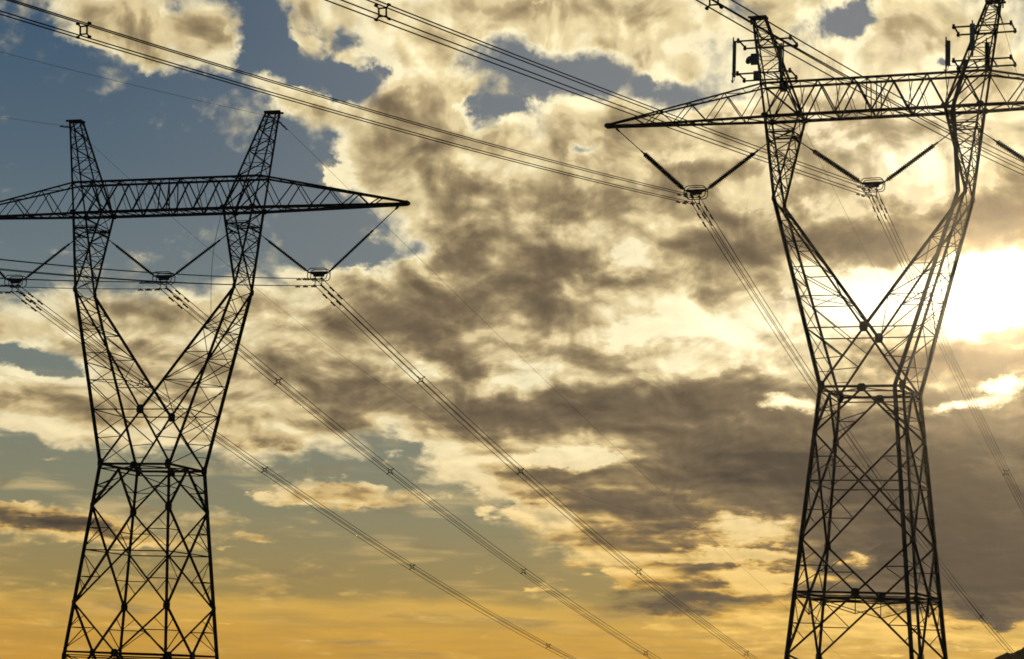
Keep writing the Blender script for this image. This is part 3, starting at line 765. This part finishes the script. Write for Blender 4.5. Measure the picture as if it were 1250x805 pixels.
vo = N('ShaderNodeTexVoronoi'); vo.feature = 'SMOOTH_F1'; vo.inputs['Scale'].default_value = 1.7; vo.inputs['Smoothness'].default_value = .7
LK(vmth('ADD', Q, vmth('SCALE', wob2, scale=1.6)), vo.inputs['Vector'])
puff = mth('SUBTRACT', .42, vo.outputs['Distance'])
cv = mth('ADD', field(COVER, -.42), mth('MULTIPLY', mth('SUBTRACT', n1, .5), 2.2))
cv = mth('MULTIPLY_ADD', puff, .45, cv)
feather = maprange(n2, .36, .64, .10, .62)                     # some rims crisp, others dissolving
alpha = maprange(mth('DIVIDE', cv, feather), -1, 1, 0, 1)
wisp = mth('MULTIPLY', maprange(fine, .48, .72, 0, .55), maprange(cv, -.50, -.05, 0, 1))
edge = maprange(cv, .0, .85, -.10, .26)
th = mth('ADD', field(THICK, .035), edge)
th = mth('MULTIPLY_ADD', mth('SUBTRACT', n2, .5), .9, th)
th = mth('MULTIPLY_ADD', mth('SUBTRACT', fine, .5), .26, th)
th = mth('MULTIPLY_ADD', relief, 1.2, th)
th = mth('MULTIPLY_ADD', puff, -.15, th)
low = noise(vmth('MULTIPLY', Q, (.26, 1.15, 1)), .85, 6, .55)     # layered banks seen edge-on, low in the sky
th = mth('MULTIPLY_ADD', mth('SUBTRACT', low, .5), mth('MULTIPLY', maprange(el, 8, 3.5, 0, 1), 1.5), th)
th = mth('MINIMUM', th, mth('MULTIPLY_ADD', mth('SUBTRACT', th, .72), .40, .72))   # thick cloud darkens ever more slowly
th = mth('ADD', mth('MULTIPLY', th, .82), mth('MULTIPLY', maprange(th, .10, .80, 0, .9), .18))     # firmer cores
rim = mth('MULTIPLY', maprange(mth('ABSOLUTE', mth('SUBTRACT', th, .26)), 0, .13, 1, 0), maprange(n1, .35, .65, .0, .16))   # bright linings
lum = mth('ADD', field(LIGHT, maprange(az, -13, 8, .90, 1.04)), rim)
e01 = mth('DIVIDE', mth('ADD', el, 2.0), 22.0)               # -2..20 degrees
# light through the cloud: thin parts cream, thick parts brown-grey, yellower near the horizon
hi = ramp(th, [(0, srgb(246, 232, 190)), (.14, srgb(222, 203, 156)), (.32, srgb(188, 168, 126)), (.54, srgb(150, 132, 99)), (.75, srgb(122, 106, 82)), (1.0, srgb(78, 69, 58))])
lo = ramp(th, [(.0, srgb(232, 188, 98)), (.28, srgb(200, 155, 70)), (.52, srgb(142, 113, 66)), (.78, srgb(97, 84, 66)), (1.0, srgb(72, 64, 56))])
cloud = mix(maprange(el, 1.0, 7.5, 1, 0), hi, lo)
cloud = mix(maprange(lum, 1.15, 1.9, 0, .85, False), cloud, mix(maprange(th, .0, .55, 0, 1), srgbc(255, 250, 232), srgbc(196, 180, 142)))
shade = mth('MULTIPLY_ADD', mth('SUBTRACT', n1m, n1u), 1.0, 1.03)          # tops towards the light a little brighter, bases duller
cloud = vmth('SCALE', cloud, scale=mth('MULTIPLY', mth('MAXIMUM', lum, .3), shade))
base = ramp(e01, [(0, srgb(190, 140, 58)), (.095, srgb(180, 138, 62)), (.177, srgb(156, 134, 80)), (.277, srgb(132, 130, 104)), (.40, srgb(116, 125, 116)), (.536, srgb(105, 119, 124)), (.66, srgb(82, 102, 117)), (.80, srgb(62, 88, 112)), (1, srgb(50, 76, 102))])
sky = N('ShaderNodeTexSky'); sky.sky_type = 'NISHITA'; sky.sun_disc = False
sky.sun_elevation = R(SUN_EL); sky.sun_rotation = R(SUN_AZ); sky.dust_density = 3.0
base = mix(mth('MULTIPLY', maprange(az, -13, 4, 0, .82), maprange(el, 7, 11.5, 0, 1)), base, srgbc(126, 130, 132))
clear = mix(.985, vmth('SCALE', sky.outputs[0], scale=.05), base)
front = maprange(mth('ABSOLUTE', az), 40, 110, 1, 0)
back = vmth('SCALE', sky.outputs[0], scale=.05)
# thin yellow veil low over the horizon with faint streaks
streak = noise(vmth('MULTIPLY', Q, (.55, 1.3, 1)), .6, 5, .5)
vy = mth('ADD', el, mth('MULTIPLY', mth('SUBTRACT', n2, .5), .9))
vy = mth('MULTIPLY_ADD', az, -.012, vy)
veil = mth('MULTIPLY', maprange(vy, 2.1, 1.7, 0, 1), maprange(streak, .30, .62, .45, 1.0))
veilc = ramp(maprange(el, 0, 2.0, 0, 1, False), [(0, srgb(200, 148, 62)), (.5, srgb(208, 160, 70)), (1, srgb(212, 172, 88))])
clear = mix(veil, clear, veilc)
# thin streaks of high cloud low in the sky
bars = noise(vmth('MULTIPLY', Q, (.30, 1.0, 1)), .8, 6, .55)
clear = mix(mth('MULTIPLY', maprange(bars, .50, .70, 0, .6), maprange(el, 9, 4, 0, 1)), clear, mix(maprange(n2, .42, .58, 0, 1), mix(maprange(el, 1, 5, 0, 1), srgbc(222, 176, 96), srgbc(216, 192, 138)), srgbc(140, 122, 88)))
clear = mix(wisp, clear, mix(maprange(el, 2, 7, 0, 1), srgbc(206, 170, 100), srgbc(196, 184, 150)))
final = mix(alpha, clear, cloud)
final = mix(front, back, final)
bg = N('ShaderNodeBackground'); LK(final, bg.inputs['Color']); bg.inputs['Strength'].default_value = 1.0
ow = N('ShaderNodeOutputWorld'); LK(bg.outputs[0], ow.inputs['Surface'])
w.cycles.sampling_method = 'MANUAL'; w.cycles.sample_map_resolution = 512


# ------------------------------------------------------------------ sun lamp (behind the clouds on the right)
sd = bpy.data.lights.new('sun', 'SUN'); sd.energy = 1.2; sd.angle = R(2.5); sd.color = (1.0, .80, .52)
so = bpy.data.objects.new('sun', sd); col.objects.link(so)
dv = Vector((math.sin(R(SUN_AZ)) * math.cos(R(SUN_EL)), math.cos(R(SUN_AZ)) * math.cos(R(SUN_EL)), math.sin(R(SUN_EL))))
so.rotation_euler = dv.to_track_quat('Z', 'Y').to_euler(); so.location = dv * 400

# ------------------------------------------------------------------ air: thin warm evening haze that glows round the sun
m = MB(); c = []
for z in (-52, 66):
    for x, y in ((-3100, -3100), (3100, -3100), (3100, 3100), (-3100, 3100)): c.append(Vector((x, y, z)))
m.v = c; m.f = [(3, 2, 1, 0), (4, 5, 6, 7), (0, 1, 5, 4), (1, 2, 6, 5), (2, 3, 7, 6), (3, 0, 4, 7)]
hm = bpy.data.materials.new('evening_air'); hm.use_nodes = True; hn = hm.node_tree; hn.nodes.clear()
pv = hn.nodes.new('ShaderNodeVolumePrincipled'); pv.inputs['Density'].default_value = 1.9e-5; pv.inputs['Anisotropy'].default_value = .97
pv.inputs['Color'].default_value = (.95, .85, .66, 1)
ho = hn.nodes.new('ShaderNodeOutputMaterial'); hn.links.new(pv.outputs[0], ho.inputs['Volume'])
tag(m.build('haze', hm), kind='stuff')

# ------------------------------------------------------------------ camera
cd = bpy.data.cameras.new('camera'); cam = bpy.data.objects.new('camera', cd); col.objects.link(cam); sc.camera = cam
cd.sensor_width = 36; cd.lens = 2799.6 / 1250 * 36; cd.clip_start = .1; cd.clip_end = 20000
pit, rol = .1516, .0346
f = Vector((0, math.cos(pit), math.sin(pit))); u0 = Vector((0, -math.sin(pit), math.cos(pit))); r0 = Vector((1, 0, 0))
rt = r0 * math.cos(rol) + u0 * math.sin(rol); up = -r0 * math.sin(rol) + u0 * math.cos(rol)
mt = Matrix((rt, up, -f)).transposed().to_4x4(); mt.translation = (0, 0, EYE); cam.matrix_world = mt

vs = sc.view_settings; vs.view_transform = 'Standard'; vs.look = 'None'; vs.exposure = 0; vs.gamma = 1; vs.use_curve_mapping = False
sc.cycles.max_bounces = 2; sc.cycles.sample_clamp_direct = 0; sc.cycles.sample_clamp_indirect = 4
sc.cycles.filter_width = 1.7
